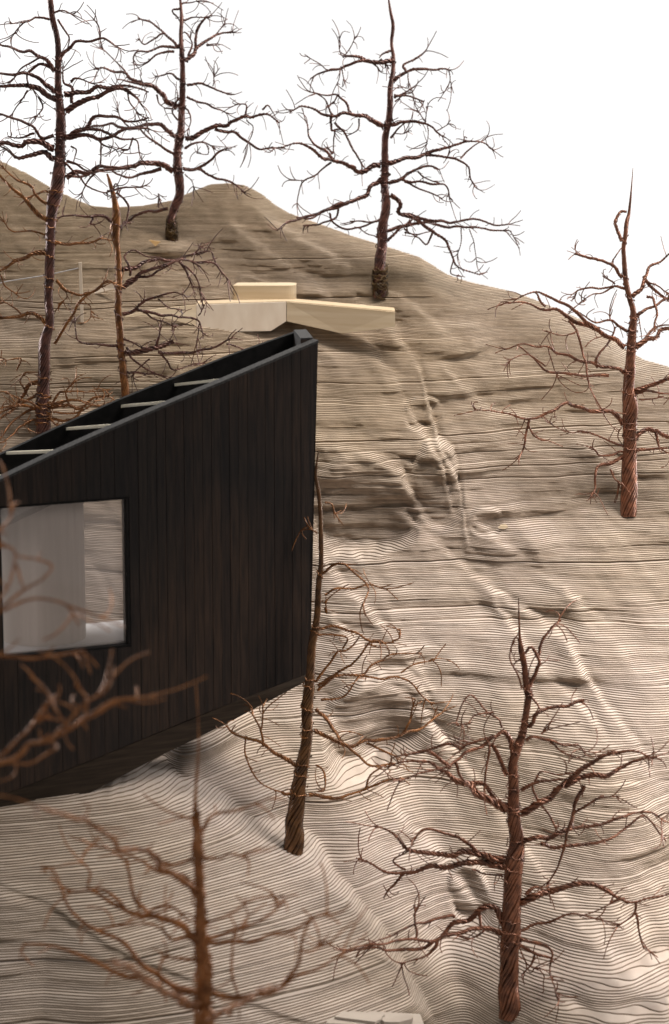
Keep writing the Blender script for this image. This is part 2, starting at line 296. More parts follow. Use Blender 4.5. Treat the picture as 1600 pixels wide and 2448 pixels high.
# ------------------------------------------------------------------ wire trees
CR = {'A': (0, 0, 1.945), 'B': (600, 0, 2.394), 'C': (0, 380, 2.51), 'D': (1100, 380, 2.644), 'E': (0, 1160, 2.975), 'F': (0, 1600, 1.809), 'G': (800, 1400, 1.945), 'H': (500, 1050, 2.311)}
def parse(s):
    c = CR[s[0]]; a = [[float(t) for t in q.split(',')] for q in s[1:].split()]
    return c, a
def resample(P, step):
    """Catmull-Rom through the points then even spacing"""
    P = np.asarray(P, float)
    if len(P) > 2:
        Q = np.vstack([2 * P[0] - P[1], P, 2 * P[-1] - P[-2]]); o = []
        for i in range(1, len(Q) - 2):
            t = np.linspace(0, 1, 8, endpoint=False)[:, None]; a, b, c, d = Q[i - 1], Q[i], Q[i + 1], Q[i + 2]
            o.append(0.5 * (2 * b + (c - a) * t + (2 * a - 5 * b + 4 * c - d) * t ** 2 + (3 * b - a - 3 * c + d) * t ** 3))
        P = np.vstack(o + [P[-1:]])
    L = np.r_[0, np.cumsum(np.linalg.norm(np.diff(P[:, :3], axis=0), axis=1))]; n = max(3, int(L[-1] / step) + 1)
    s = np.linspace(0, L[-1], n); return np.c_[tuple(np.interp(s, L, P[:, k]) for k in range(P.shape[1]))], s
def frames(C):
    Tn = np.gradient(C, axis=0); Tn /= np.linalg.norm(Tn, axis=1)[:, None] + 1e-12
    N = np.zeros_like(C); n = np.cross(Tn[0], [0.3, 1, 0.2]); n /= np.linalg.norm(n)
    for i in range(len(C)):
        n = n - Tn[i] * n.dot(Tn[i]); n /= np.linalg.norm(n) + 1e-12; N[i] = n
    return Tn, N, np.cross(Tn, N)
def tube(mb, C, R, sides=4, m=0):
    C = np.asarray(C); n = len(C); R = np.broadcast_to(R, (n,)); _, N, B = frames(C)
    a = np.arange(sides) / sides * 2 * math.pi
    V = C[:, None] + R[:, None, None] * (np.cos(a)[None, :, None] * N[:, None] + np.sin(a)[None, :, None] * B[:, None])
    i = np.arange(n - 1)[:, None] * sides; j = np.arange(sides)[None]; j2 = (j + 1) % sides
    Q = np.stack([i + j, i + j2, i + sides + j2, i + sides + j], -1).reshape(-1, 4)
    mb.v.append(V.reshape(-1, 3)); mb.q.append(Q + mb.n); mb.n += n * sides
class WB:
    def __init__(s): s.v = []; s.q = []; s.n = 0
    def build(s, name, m, parent, origin):
        V = np.vstack(s.v) - origin; Q = np.vstack(s.q)
        me = bpy.data.meshes.new(name); me.vertices.add(len(V)); me.vertices.foreach_set("co", V.ravel())
        me.loops.add(Q.size); me.loops.foreach_set("vertex_index", Q.ravel().astype(np.int32))
        me.polygons.add(len(Q)); me.polygons.foreach_set("loop_start", np.arange(0, Q.size, 4, dtype=np.int32))
        me.polygons.foreach_set("use_smooth", np.ones(len(Q), bool)); me.update(calc_edges=True)
        return link(name, me, parent, [m])
def rope(mb, C, s, R, n, turns_r, rnd, core=True, sides=4, fray=0.06):
    """n strands twisted round the line C; R is the outer radius"""
    _, N, B = frames(C); R = np.broadcast_to(R, (len(C),))
    ds = np.diff(s, prepend=s[0]); ph = np.cumsum(ds / np.maximum(R, 1e-5) * (2 * math.pi / turns_r))
    k = math.sin(math.pi / n); rs = R * k / (1 + k) * (1.12 if n > 4 else 1.05); rad = R - rs
    if core and n > 4: tube(mb, C, rad * 0.84, 8)
    for j in range(n):
        a = ph + 2 * math.pi * j / n + rnd.uniform(-.12, .12); lump = 1 + fray * np.interp(s, np.linspace(s[0], s[-1], 14), rnd.uniform(-1, 1, 14))
        tube(mb, C + (rad * lump)[:, None] * (np.cos(a)[:, None] * N + np.sin(a)[:, None] * B), rs * rnd.uniform(.82, 1.05), sides)

def wire_tree(label, group, trunk, branches, mats, depth, seed, base_extra=None, strands=15, twig=1.0, root=None, near=(), to_ground=False):
    rnd = np.random.default_rng(seed); c, a = parse(trunk)
    pts = [(c[0] + p[0] / c[2], c[1] + p[1] / c[2], p[2] / c[2]) for p in a]
    if base_extra: pts += base_extra
    px = F / depth
    P3 = np.array([at(u, v, depth) for u, v, _ in pts]); wd = np.array([q[2] for q in pts]) / px * 0.5
    if to_ground:   # stand on the ground board below the frame
        P3 = np.vstack([P3, [P3[-1][0] + .003, P3[-1][1], 0.087]]); wd = np.r_[wd, wd[-1] * 1.15]
    P3[:, 1] += np.interp(np.linspace(0, 1, len(P3)), np.linspace(0, 1, 6), np.r_[rnd.uniform(-.004, .004, 5), 0])
    base = P3[-1].copy()
    if not to_ground: base[2] -= 0.0015; P3[-1] = base
    t = empty("wire_tree", base, label=label, cat="tree", group=group)
    C4, s = resample(np.c_[P3, wd], 0.0011 if depth > .8 else .0016); C = C4[:, :3]
    wob = np.c_[vnoise(s * 90, 0, seed), vnoise(s * 90, 5, seed), 0 * s] * (C4[:, 3:] * 0.16)
    wb = WB(); rope(wb, C + wob, s, C4[:, 3] * (1 + .06 * vnoise(s * 130, 2, seed)), strands, 11, rnd, True, 5, .05)
    wb.build("trunk", M[mats[0]], t, base); TC, TR = C, C4[:, 3]
    if root:    # matted wire wrapped round the foot
        rb = WB(); sel = C[s > s[-1] - root[0]]; rr = C4[s > s[-1] - root[0], 3] * root[1]
        for i in range(90):
            k0 = rnd.integers(0, len(sel) - 3); ang = rnd.uniform(0, 6.28); m_ = 9; kk = np.clip(k0 + (np.arange(m_) * rnd.uniform(-.9, .9)).astype(int) , 0, len(sel) - 1)
            aa = ang + np.arange(m_) * rnd.uniform(.15, .35) * rnd.choice([-1, 1]); r_ = rr[kk] * rnd.uniform(.85, 1.12)
            Q = sel[kk] + np.c_[np.cos(aa) * r_, np.sin(aa) * r_, rnd.uniform(-.001, .001, m_) + np.arange(m_) * rnd.uniform(-.0006, .0006)]
            tube(rb, Q, 0.00028, 3)
        rb.build("root_wrap", M["wire_moss"], t, base)
    # skeleton samples (image u, v, depth) so that forks start where their parent runs
    proj = lambda P: ((P - CAM) @ RT / ((P - CAM) @ FW) * F + 800, 1224 - (P - CAM) @ UP / ((P - CAM) @ FW) * F, (P - CAM) @ FW)
    su, sv, sd = (np.array(q) for q in proj(C)); isT = np.ones(len(su), bool)
    for bi, bs in enumerate(branches):
        bw, bs = bs.split(';'); bw = bw.split('>'); c, a = parse(bs)
        uv = np.array([(c[0] + p[0] / c[2], c[1] + p[1] / c[2]) for p in a])
        wf = 1.36 if depth > .6 else .95; w0 = float(bw[0]) * wf / c[2]; w1 = wf * float(bw[1]) / c[2] if len(bw) > 1 else w0 * .42
        def near_d(q, tol):
            dd = np.hypot(su - q[0], sv - q[1]); i = int(dd.argmin()); return (sd[i], bool(isT[i])) if dd[i] < tol else None
        h0 = near_d(uv[0], 22); h1 = near_d(uv[-1], 6)
        length = np.hypot(*np.diff(uv, axis=0).T).sum() / px
        L = np.r_[0, np.cumsum(np.hypot(*np.diff(uv, axis=0).T))]; L /= L[-1]
        d0 = h0[0] if h0 else depth
        dev = rnd.uniform(-.55, .45) * length if (h0 and h0[1]) or not h0 else rnd.uniform(-.3, .25) * length
        if bi in near: dev = near[bi]
        d1 = h1[0] if (h1 and bi not in near) else d0 + dev
        dd = d0 + (d1 - d0) * L ** 1.1 + np.r_[0, rnd.uniform(-.05, .05, len(L) - 1)] * length * .6
        P = np.array([at(u, v, d) for (u, v), d in zip(uv, dd)])
        for _ in range(3):   # keep the wire in front of the slope
            over = P[:, 1] - (slope_fast(P[:, 0], P[:, 2]) - .006); dd = dd - np.maximum(0, over) * 1.05
            P = np.array([at(u, v, d) for (u, v), d in zip(uv, dd)])
        R0 = max(w0 / px * .5, .00045); R1 = max(w1 / px * .5, .00035)
        kn = np.linspace(R0, R1, len(P))
        C4, s = resample(np.c_[P, kn], max(R0 * 1.0, .0007)); C = C4[:, :3]
        amp = C4[:, 3:] * 1.05
        C = C + np.c_[vnoise(s * 160, bi, seed + 1), vnoise(s * 160, bi + 50, seed + 2), vnoise(s * 160, bi + 90, seed + 3)] * amp * np.minimum(1, s / (R0 * 4 + 1e-6))[:, None]
        n = 4 if w0 > 8.5 else 3 if w0 > 4.5 else 2
        mb_ = WB(); rope(mb_, C, s, C4[:, 3] * 1.08, n, 6.2, rnd, False, 4, .22)
        if h0 and h0[1] and w0 > 7.5:   # wire wound round the trunk where the branch leaves it
            ti = int(np.hypot(*(np.array(proj(TC))[:2] - uv[0][:, None])).argmin()); th_ = np.linspace(0, 2 * math.pi * rnd.uniform(1, 2.2), 46); ax = np.clip(ti + np.linspace(-1, 1, 46) * rnd.uniform(2, 5) * R0 / max(.0009, R0) * 1.2, 0, len(TC) - 1).astype(int)
            rr_ = TR[ax] * 1.07 + .0002; tube(mb_, TC[ax] + np.c_[np.cos(th_) * rr_, np.sin(th_) * rr_, np.linspace(-1, 1, 46) * R0 * 1.1 + rnd.uniform(-.0004, .0004)], .00026, 4)
        mname = 'wire_orange' if (len(mats) > 2 and bs[0] == 'C') else mats[1]  # lower branches go orange: their warmer light put into the wire colour
        bo = mb_.build("branch", M[mname], t, base)
        # loose wire ends: a spray at the tip and a few along the way
        tw = WB(); nt_ = 0
        tip = C[-1]; tdir = C[-1] - C[max(0, len(C) - 6)]; tdir /= np.linalg.norm(tdir) + 1e-9
        def curl(p0, d, ln, r):
            m_ = 9; q = [p0]; d = d / (np.linalg.norm(d) + 1e-9); bend = rnd.normal(0, .20, 3)
            for i in range(m_ - 1):
                d = d + bend * .8 + rnd.normal(0, .07, 3); d /= np.linalg.norm(d); q.append(q[-1] + d * ln / m_)
            q = np.array(q); q[:, 1] = np.minimum(q[:, 1], slope_fast(q[:, 0], q[:, 2]) - .003)
            tube(tw, q, np.linspace(r, r * .7, m_), 4)
        ntip = 0 if h1 else int(round(rnd.uniform(3, 6.5) * twig))
        for i in range(ntip): curl(tip - tdir * rnd.uniform(0, .004), tdir + rnd.normal(0, .55, 3), rnd.uniform(.004, .018), .0003); nt_ += 1
        for i in range(int(round(length / .0075 * rnd.uniform(.6, 1.5) * twig * (1.8 if len(mats) > 2 and bs[0] == 'C' else 1.15)))):
            k = rnd.integers(len(C) // 6, len(C) - 1); d_ = C[min(k + 2, len(C) - 1)] - C[k - 1]; d_ /= np.linalg.norm(d_) + 1e-9
            curl(C[k], d_ * .6 + rnd.normal(0, .7, 3), rnd.uniform(.003, .012), .00025); nt_ += 1
        if nt_: tw.build("twig_spray", M[mname], bo, base * 0 + base)
        u_, v_, d_ = proj(C); su = np.r_[su, u_]; sv = np.r_[sv, v_]; sd = np.r_[sd, d_]; isT = np.r_[isT, np.zeros(len(u_), bool)]
    return t
GR = "twisted wire trees on the hillside"
def foot(s, extra=None):
    c, a = parse(s); u, v = (c[0] + a[-1][0] / c[2], c[1] + a[-1][1] / c[2]) if not extra else extra
    return ground_d(u, v)

tr6 = "G855,55,6 858,150,10 862,240,14 868,300,28 885,380,30 893,450,32 905,520,34 890,620,32 875,690,36 850,760,42 830,830,44 830,900,52 832,1000,60 838,1100,66 845,1200,70 835,1290,88 825,1370,82 820,1450,86 815,1550,90 815,1640,96 812,1720,96 815,1800,96 808,1900,106 805,1995,104"
wire_tree("reddish brown wire tree at the lower right, standing on the layered slope in front", GR, tr6, [
 "26>9;G790,1570 720,1500 670,1510 600,1560 540,1590 490,1640 400,1680 250,1690 150,1690 30,1690", "20>8;G850,1615 690,1605 600,1610 520,1625 460,1650 350,1650 230,1660 140,1675",
 "14;G560,1540 500,1535 430,1560 370,1580 280,1620 160,1665", "14;G480,1650 460,1700 420,1730 300,1755", "13;G675,1510 672,1570 690,1600 620,1640 560,1625", "10;G380,1640 375,1560 368,1500 362,1490 375,1500",
 "30>8;G850,1330 780,1310 700,1290 580,1295 500,1310 420,1320 320,1335 230,1330 160,1290 100,1270", "30>9;G830,1270 740,1265 640,1250 560,1240 440,1240 350,1225 310,1190 260,1140 195,1120",
 "16;G670,1245 600,1190 500,1150 415,1130 350,1190", "12;G330,1330 280,1390 250,1420 230,1455", "9;G640,1320 700,1340 780,1345", "10;G330,1320 270,1280 350,1230",
 "36>8;G800,1040 750,1010 690,970 600,930 560,900 520,860 470,850 380,810 230,840", "16;G540,850 480,790 420,770 310,790", "16;G740,700 650,760 560,810 520,840 400,870 300,920", "16;G590,760 540,740 450,760 330,790",
 "18>16;G800,880 760,800 720,740", "18>14;G600,920 700,930 740,980 770,1010", "14;G560,820 590,890 640,950",
 "22>10;G830,780 800,720 770,680 740,700 700,720 600,750", "9>4;G780,660 765,620 700,580 630,505 565,640 620,645", "8>4;G740,590 660,600 625,640", "11>7;G720,740 705,830 700,900 690,950",
 "30>9;G870,1060 950,1010 1030,950 1100,890 1200,820 1300,780 1385,760 1480,800", "24>9;G1060,930 1150,900 1250,880 1340,830 1420,810 1500,800", "16>7;G1160,930 1120,1030 1100,1100 1080,1160 1065,1240 1040,1310 990,1390",
 "16>8;G870,950 930,910 1000,905 1100,900", "9>5;G930,910 960,870 1040,880 1110,870", "12>5;G1110,1060 1200,1000 1260,980 1330,975",
 "20>8;G870,1190 930,1175 1000,1165 1050,1140 1130,1125 1220,1110 1300,1080 1400,1060 1470,1060 1540,1100", "16>7;G960,1200 1040,1215 1150,1210 1250,1185 1350,1130 1440,1070 1540,1185", "10>8;G920,930 950,1010 1000,1080 1030,1140",
 "30>10;G870,1480 920,1440 1000,1420 1080,1400 1180,1380 1250,1410 1330,1450 1400,1470 1590,1425", "12>6;G1400,1470 1390,1530 1310,1590", "11>6;G1400,1520 1410,1600 1437,1685", "16;G890,1440 940,1400 980,1420",
 "13>5;G865,1605 940,1580 1020,1550 1090,1525 1200,1545 1330,1580", "6>5;G1140,1540 1220,1510 1295,1480", "14>6;G860,1640 920,1660 980,1670 1010,1710 1000,1790 1030,1900", "16>10;G840,1660 900,1700 950,1720 1010,1730", "10>6;G930,1720 915,1770 870,1810", "4;G860,1680 900,1760 960,1790",
 "16>11;G905,660 950,600 1000,565 1080,555 1165,540", "11;G900,500 940,550 960,590", "14>6;G890,720 940,700 1000,720 1060,740 1130,735 1160,775", "9;G960,690 1000,660", "9>4;G1000,730 1080,780 1130,800",
 "16>11;G910,470 930,400 945,340 910,290 880,320", "13>8;G945,335 980,250 1020,190 1048,165", "7>5;G870,480 850,420 815,340 830,260 850,240 865,330", "5;G880,340 830,370 880,420"],
 ("wire_red", "wire_red"), foot(tr6), 61, strands=16, twig=.8)

tr7 = "H605,60,8 590,190,18 605,290,22 615,400,24 620,560,28 620,700,30 605,800,34 600,950,40 590,1050,42 570,1150,46 560,1300,52 545,1450,66 540,1600,64 525,1750,70 500,1900,80 490,2020,92 465,2200,110 455,2265,112"
wire_tree("orange brown wire tree just right of the black house corner", GR, tr7, [
 "14>8;H630,740 690,700 750,690 800,730 880,810 855,900", "12>7;H640,860 700,830 800,830 880,800 990,830", "14>9;H600,1050 700,1040 800,1070 880,1120 960,1120 1050,1105 1060,1050", "14>8;H590,1340 650,1260 700,1180 760,1170 830,1090",
 "14>8;H600,1360 700,1300 800,1230 880,1130 950,1110", "14>8;H600,1390 700,1310 830,1310 940,1320 1050,1310 1150,1380 1230,1470", "13>7;H840,1310 890,1260 960,1220 1010,1190 1180,1180", "9>6;H1060,1290 1130,1240 1250,1220",
 "18>14;H590,1490 640,1550 700,1620 730,1670", "22>10;H580,1610 660,1650 760,1690 870,1670 960,1660 1060,1640 1200,1580 1270,1520", "14>9;H760,1690 830,1750 900,1800 1000,1790", "13>8;H870,1680 960,1720 1060,1760", "12>8;H1060,1640 1110,1560 1140,1440",
 "20>9;H490,1810 400,1760 330,1700 230,1650 140,1630 90,1580", "9>6;H200,1640 200,1740 240,1850 310,1920 440,1960", "12>7;H300,1700 280,1600 230,1510", "9;H290,1600 295,1480", "18>9;H550,1965 620,1970 700,1980 830,1950 960,1890 1060,1870",
 "11>8;H590,1800 640,1840 640,1940 600,1950", "16>14;H470,1960 420,1965 400,1950", "11>8;H860,1940 900,1850 960,1800", "11>8;H600,1080 690,1085 760,1100 740,1160", "13;H620,1440 720,1430 770,1400 830,1310", "8;H600,520 570,500 540,470", "10>6;H640,350 680,370 690,440", "10>7;H880,1130 980,1160 1000,1190", "8>5;H640,930 650,960 640,890"],
 ("wire_brown", "wire_orange"), foot(tr7), 71, strands=13, twig=.7)

tr5 = "D1098,60,6 1085,200,12 1070,340,22 1055,400,30 1045,480,30 1030,560,30 1035,650,32 1045,770,34 1070,880,38 1092,960,42 1090,1060,52 1080,1180,66 1070,1300,66 1060,1420,76 1075,1560,96 1075,1700,92 1082,1800,92 1080,1900,94 1072,2050,100 1070,2200,104 1068,2245,100"
wire_tree("reddish wire tree at the right edge, bare trunk standing below the skyline", GR, tr5, [
 "26>9;D1040,1190 940,1130 830,1050 740,970 650,910 540,860 470,835 350,880", "26>9;D880,1080 780,1040 690,1010 600,960 500,940 420,910 290,905", "14;D540,930 480,850 460,840", "14>8;D690,1020 740,1090 770,1180 790,1290 810,1400 840,1490 900,1590",
 "20>8;D1050,1350 960,1330 880,1320 790,1280 690,1250 620,1220 560,1190 470,1180 370,1175 285,1210", "13>9;D860,1290 880,1220 940,1160 980,1060", "18>8;D940,1370 850,1370 720,1360 560,1350 500,1290 430,1230 370,1180", "9>6;D540,1310 440,1240 350,1250 280,1310",
 "26>8;D1030,1680 980,1620 900,1600 820,1590 740,1560 660,1545 570,1590 500,1630 410,1640 330,1610 250,1595 90,1580", "14>9;D440,1640 415,1720 410,1800 375,1880", "12>9;D430,1660 460,1740 520,1785", "13>5;D1040,1820 960,1790 860,1750 760,1720 700,1730 545,1660",
 "13>8;D1030,1850 900,1870 860,1840 825,1815", "20>9;D1030,1880 960,1920 880,1950 860,2010 860,2080 830,2140", "11>8;D950,1960 970,2020 1020,2060", "17>13;D1025,750 970,690 920,650 860,635 800,625 730,605", "10;D960,680 970,630 1020,560",
 "14>8;D1040,820 980,800 900,820 820,820 750,830 730,870", "11>6;D970,810 900,850 840,860 770,900", "10>7;D980,790 905,745", "17>8;D1060,1090 1000,1050 950,1020 850,1030 780,990", "10;D950,1020 945,975", "18>14;D1020,520 990,440 985,390 1020,340 1060,340",
 "24>9;D1090,870 1130,810 1170,740 1220,680 1280,640 1340,580", "18>12;D1160,740 1200,800 1260,870 1340,895", "12;D1180,770 1250,810 1340,855", "20>12;D1110,1010 1160,950 1230,920 1340,870", "15>10;D1180,870 1230,880 1240,1000 1230,1090",
 "30>20;D1110,1190 1180,1150 1250,1110 1360,1050", "18;D1150,1170 1210,1080 1260,1050 1360,1045", "28>18;D1100,1470 1180,1440 1260,1410 1360,1375", "20;D1110,1480 1200,1470 1360,1490", "26>18;D1110,1760 1160,1720 1240,1710 1290,1750 1360,1775", "20;D1110,1840 1200,1830 1360,1830", "18;D1240,1710 1240,1790 1280,1840 1360,1875",
 "12;D870,1320 850,1280 880,1220", "8;D1130,1000 1140,1080 1160,1160", "10>6;D1130,1520 1220,1520 1290,1500", "5;D1020,1700 1000,1760 1030,1810", "10;D740,1090 660,1120 540,1085", "8;D790,1190 830,1150 900,1115", "6;D560,1200 590,1300 630,1400"],
 ("wire_red", "wire_red"), foot(tr5), 51, strands=16, twig=.8)

tr4 = "B785,-30,9 800,70,18 815,150,22 805,250,20 815,330,24 812,420,28 800,500,34 795,600,36 785,700,38 768,780,38 765,880,42 765,1000,46 770,1100,48 770,1200,54 755,1300,60 748,1400,62 742,1520,64 740,1600,72 738,1690,70"
wire_tree("dark wire tree above the pale timber terrace, brown tangled wire round its foot", GR, tr4, [
 "22>12;B805,350 740,350 670,340 600,330 530,330", "16>8;B680,345 600,360 520,380 440,405 390,420 340,450", "6>4;B530,330 510,290 505,220", "6>4;B530,330 570,270 600,205", "6;B515,380 495,490", "7;B520,390 540,470", "6;B440,400 380,360 315,322", "13;B690,350 740,415", "16;B740,340 770,370 790,400", "13;B800,290 760,300 735,330",
 "18>9;B820,460 860,430 920,400 1000,395 1060,395 1150,400", "14>8;B890,410 870,370 920,340 970,310 1000,285", "7>5;B1130,400 1140,460 1115,520", "6;B1140,460 1150,520", "7;B900,420 900,500 850,495", "12>8;B820,560 880,530 940,490", "12>7;B820,545 920,550 990,580", "9;B825,580 870,540 925,525",
 "17>8;B805,715 870,705 940,700 1000,710 1060,745 1120,790", "12;B800,790 850,730 890,700", "5;B1000,710 1010,630", "5;B1000,700 950,620", "6;B1010,720 1015,780 1000,840", "6;B1060,750 1135,705", "9;B820,710 810,680", "6;B830,765 870,770 905,755",
 "24>8;B760,725 700,695 640,665 580,655 480,660 400,640 300,610 225,640", "13>7;B575,650 540,600 500,540 440,550 350,525", "10;B470,660 430,570 370,530", "14;B460,670 455,740 490,740", "12>9;B480,700 540,770 580,840 645,960", "10;B620,680 610,740 550,775", "9;B480,740 475,880", "8;B500,540 480,590 460,600",
 "26>7;B740,945 690,950 640,980 570,965 480,930 400,890 330,845 260,820 190,835 105,870", "14>7;B470,910 400,850 340,790 320,700", "12;B470,880 430,840", "14;B600,960 520,930 470,920", "10>5;B460,930 400,980 320,1030 280,1080 265,1190", "6;B320,1030 240,1030", "6;B320,700 295,620",
 "24>8;B790,990 720,1050 650,1110 570,1160 480,1190 380,1225 270,1250 200,1280 150,1320", "16>9;B560,1160 450,1190 360,1240 260,1250", "11>8;B500,1190 490,1250 400,1280 300,1290", "11>9;B450,1220 480,1280 550,1310 650,1290 740,1260",
 "24>7;B790,935 860,915 930,910 1000,885 1080,860 1160,830 1240,810 1330,820 1390,860", "14>7;B1000,890 1100,895 1180,910 1250,960 1260,1030 1280,1070", "11;B1200,905 1260,850 1340,800", "9;B1130,890 1135,860", "9;B1220,810 1225,780 1240,790",
 "20>9;B790,1050 860,1020 910,980 1010,950 1080,975", "14>8;B860,1025 940,1040 1040,1055 1120,1065 1140,1140", "11>6;B880,1040 960,1080 1040,1110 1100,1140", "9>6;B955,980 1000,1020 1080,1045",
 "24>8;B800,1115 840,1150 860,1220 920,1250 990,1290 1060,1340 1120,1400 1160,1470 1190,1530 1310,1575", "16>8;B870,1225 970,1255 1080,1270 1150,1280 1220,1255 1310,1255 1400,1290 1490,1280", "18>8;B785,1320 860,1300 950,1280 1030,1275 1150,1300 1250,1300 1380,1315 1480,1320",
 "14>10;B780,1380 850,1310 920,1270", "11;B1040,1330 1010,1400 960,1360 880,1310", "5;B1250,1310 1280,1400 1295,1510", "6;B1205,1310 1200,1400 1180,1460", "5;B1480,1320 1510,1370", "11>6;B750,1260 650,1270 570,1265", "7;B720,1360 640,1320 590,1300", "8;B1160,1480 1140,1560 1190,1580", "9;B880,1330 960,1340 1040,1320"],
 ("wire_dark", "wire_dark"), foot(tr4), 41, strands=13, twig=.8, root=(.016, 1.25))

tr3 = "A835,-20,12 845,80,18 842,160,20 848,250,24 852,330,26 850,420,30 845,520,32 840,620,38 828,700,38 828,780,44 832,840,46 835,910,44 815,960,40 800,1010,38 800,1050,44 800,1115,48"
wire_tree("dark wire tree in the saddle left of the rounded summit, trunk kinked near its foot", GR, tr3, [
 "12>7;A835,220 790,180 750,140 690,100 640,80", "12>6;A830,220 760,215 700,235 630,240 625,300", "10>6;A810,240 740,250 690,290 665,305", "8>5;A760,155 700,190 670,205 640,180", "9;A855,95 900,80 980,80", "18>8;A865,285 910,230 960,190 1010,160 1090,150", "12>9;A910,220 920,140 970,80", "9;A960,210 1000,210", "9;A875,260 890,200 870,160", "6;A1010,155 1050,105", "8;A840,20 880,10 940,5", "9;A840,40 800,50 830,90",
 "10;A835,370 790,345 720,355", "12>7;A870,395 930,385 990,405 1060,440", "5;A990,400 1000,340", "10>6;A870,450 930,480 1000,500 1060,530", "22>8;A825,500 780,460 720,420 660,380 590,350 520,325 440,320", "14;A700,400 620,380 540,370", "8;A600,360 550,300 475,225", "8;A730,440 740,480 770,505",
 "22>8;A865,645 930,620 1000,590 1080,570 1160,540 1240,530 1295,570", "13>7;A1000,600 1090,620 1160,660 1210,690 1270,680", "9;A1140,550 1150,490 1090,485", "8;A1220,510 1250,490 1280,545", "6;A1150,560 1180,600 1140,690", "11;A860,690 900,665 960,665 1000,690", "15>6;A855,785 920,780 990,740 1040,690 1060,690", "12>6;A920,785 1000,820 1090,855 1140,905",
 "18>8;A820,635 770,600 690,580 600,590 530,580 440,590 370,610", "11>7;A810,715 740,670 680,630 650,600", "22>10;A805,795 740,765 660,770 570,775 500,790 400,810 320,825", "16;A750,785 680,800 600,820 520,800", "13>8;A780,970 710,985 640,1000 590,1030 565,1060", "7;A740,965 735,900 745,930", "7;A600,590 560,540 540,500", "8;A860,500 890,540 870,620", "6;A960,670 965,715 915,712", "8;A830,560 800,520 825,460", "6;A860,810 890,840 905,890"],
 ("wire_dark", "wire_dark"), foot(tr3), 31, strands=13, twig=1.0, root=(.010, 1.18))

tr1 = "A235,-30,26 245,80,28 265,170,28 275,260,30 270,350,32 272,450,36 280,540,46 280,640,48 275,740,54 268,830,68 255,920,66 245,1000,50"
ex1 = [(121, 603, 24), (119, 659, 24), (118, 718, 21), (119, 778, 23), (109, 830, 30), (107, 898, 31), (104, 977, 34), (103, 1030, 37)]
wire_tree("tall thick wire tree at the far left, rising from behind the roof", GR, tr1, [
 "10>5;A230,90 170,85 110,100 50,110", "7;A120,100 80,140 55,175", "9>5;A250,60 300,50 345,75", "15>6;A280,270 310,230 360,200 420,190 490,180 545,215 565,225", "8;A465,180 460,120 430,80", "9;A270,90 300,140 325,180 315,230", "18>8;A255,330 220,280 170,250 100,240 50,225 -30,185", "13;A250,320 180,300 130,340 130,390 160,420", "12;A240,310 190,270 100,320 50,380", "24>12;A265,460 200,430 130,410 60,400 -30,395", "18>10;A255,430 210,380 140,350 80,345 -30,335", "8;A130,420 90,470 50,540", "9;A180,450 200,500 165,550",
 "24>8;A300,440 350,430 430,410 520,400 600,400 690,430", "24>8;A310,520 370,480 440,450 530,420 590,420 640,460 660,490", "12;A330,380 360,365 440,390", "14;A335,480 330,400 300,380 295,320", "20>8;A300,640 350,620 400,580 460,545 540,550 600,570 690,550", "18>8;A310,640 400,620 480,640 560,610 640,600 700,600", "12;A400,600 500,620 560,650 640,660 650,740", "10;A440,640 500,680 540,700", "8;A590,410 610,480 650,540", "8;A620,640 600,690 570,700",
 "26>14;A250,690 180,670 100,670 -30,668", "24>10;A250,740 200,715 130,725 80,735 20,690", "14>8;A250,630 190,640 150,590 80,550 -30,520", "10;A160,620 100,640 40,630", "22>10;A310,825 370,810 440,790 520,775 600,780", "13;A310,750 360,760 400,790 460,800", "10>6;A230,740 300,760 360,820 420,870 500,900", "9;A470,780 465,700", "9;A440,810 400,850 380,920", "11;A500,890 580,870 660,870", "8;A330,680 360,700 340,760",
 "26>12;C290,370 220,310 150,230 80,170 -20,80", "16>8;C280,270 180,170 80,110 0,40", "14;C290,195 230,205 170,230", "18>8;C330,500 430,505 520,500 600,480 680,490", "26>14;C280,565 200,575 120,600 60,640 -20,680", "12>5;C280,460 200,430 80,430 0,350", "18>8;C340,730 400,780 470,810 540,810 620,750", "16>9;C330,1110 400,990 470,870 560,800 640,740 680,745",
 "24>14;C300,1010 240,950 170,935 80,940 -20,950", "12;C140,940 80,890 0,850", "26>12;C240,1330 160,1380 90,1470 -20,1580", "18;C250,1480 160,1520 60,1600 -20,1720", "20>10;C300,1490 400,1480 480,1500 560,1440 650,1430", "16;C310,1560 420,1560 500,1500", "18;C230,1500 100,1480 -20,1500", "10;C0,690 40,760 120,830", "9;C100,1270 130,1200 50,1210 0,1190", "8;C480,870 540,880 545,950", "8;C390,780 400,830 350,870", "14;C310,1480 360,1400 480,1400 620,1390", "12;C260,1520 330,1590 440,1590", "18>8;C250,1440 330,1460 430,1440 520,1470 640,1480", "14;C300,1530 200,1470 120,1440 40,1400", "16>8;C240,1400 160,1440 60,1500 -20,1540", "12;C320,1520 420,1530 540,1480 600,1420", "14;C270,1560 180,1580 90,1640 20,1700", "10;C150,1390 120,1330 160,1280", "10;C420,1480 400,1400 440,1340"],
 ("wire_dark", "wire_dark", "lower branches orange"), foot("A0,0", (103, 1030)), 11, base_extra=ex1, strands=15, twig=.9)

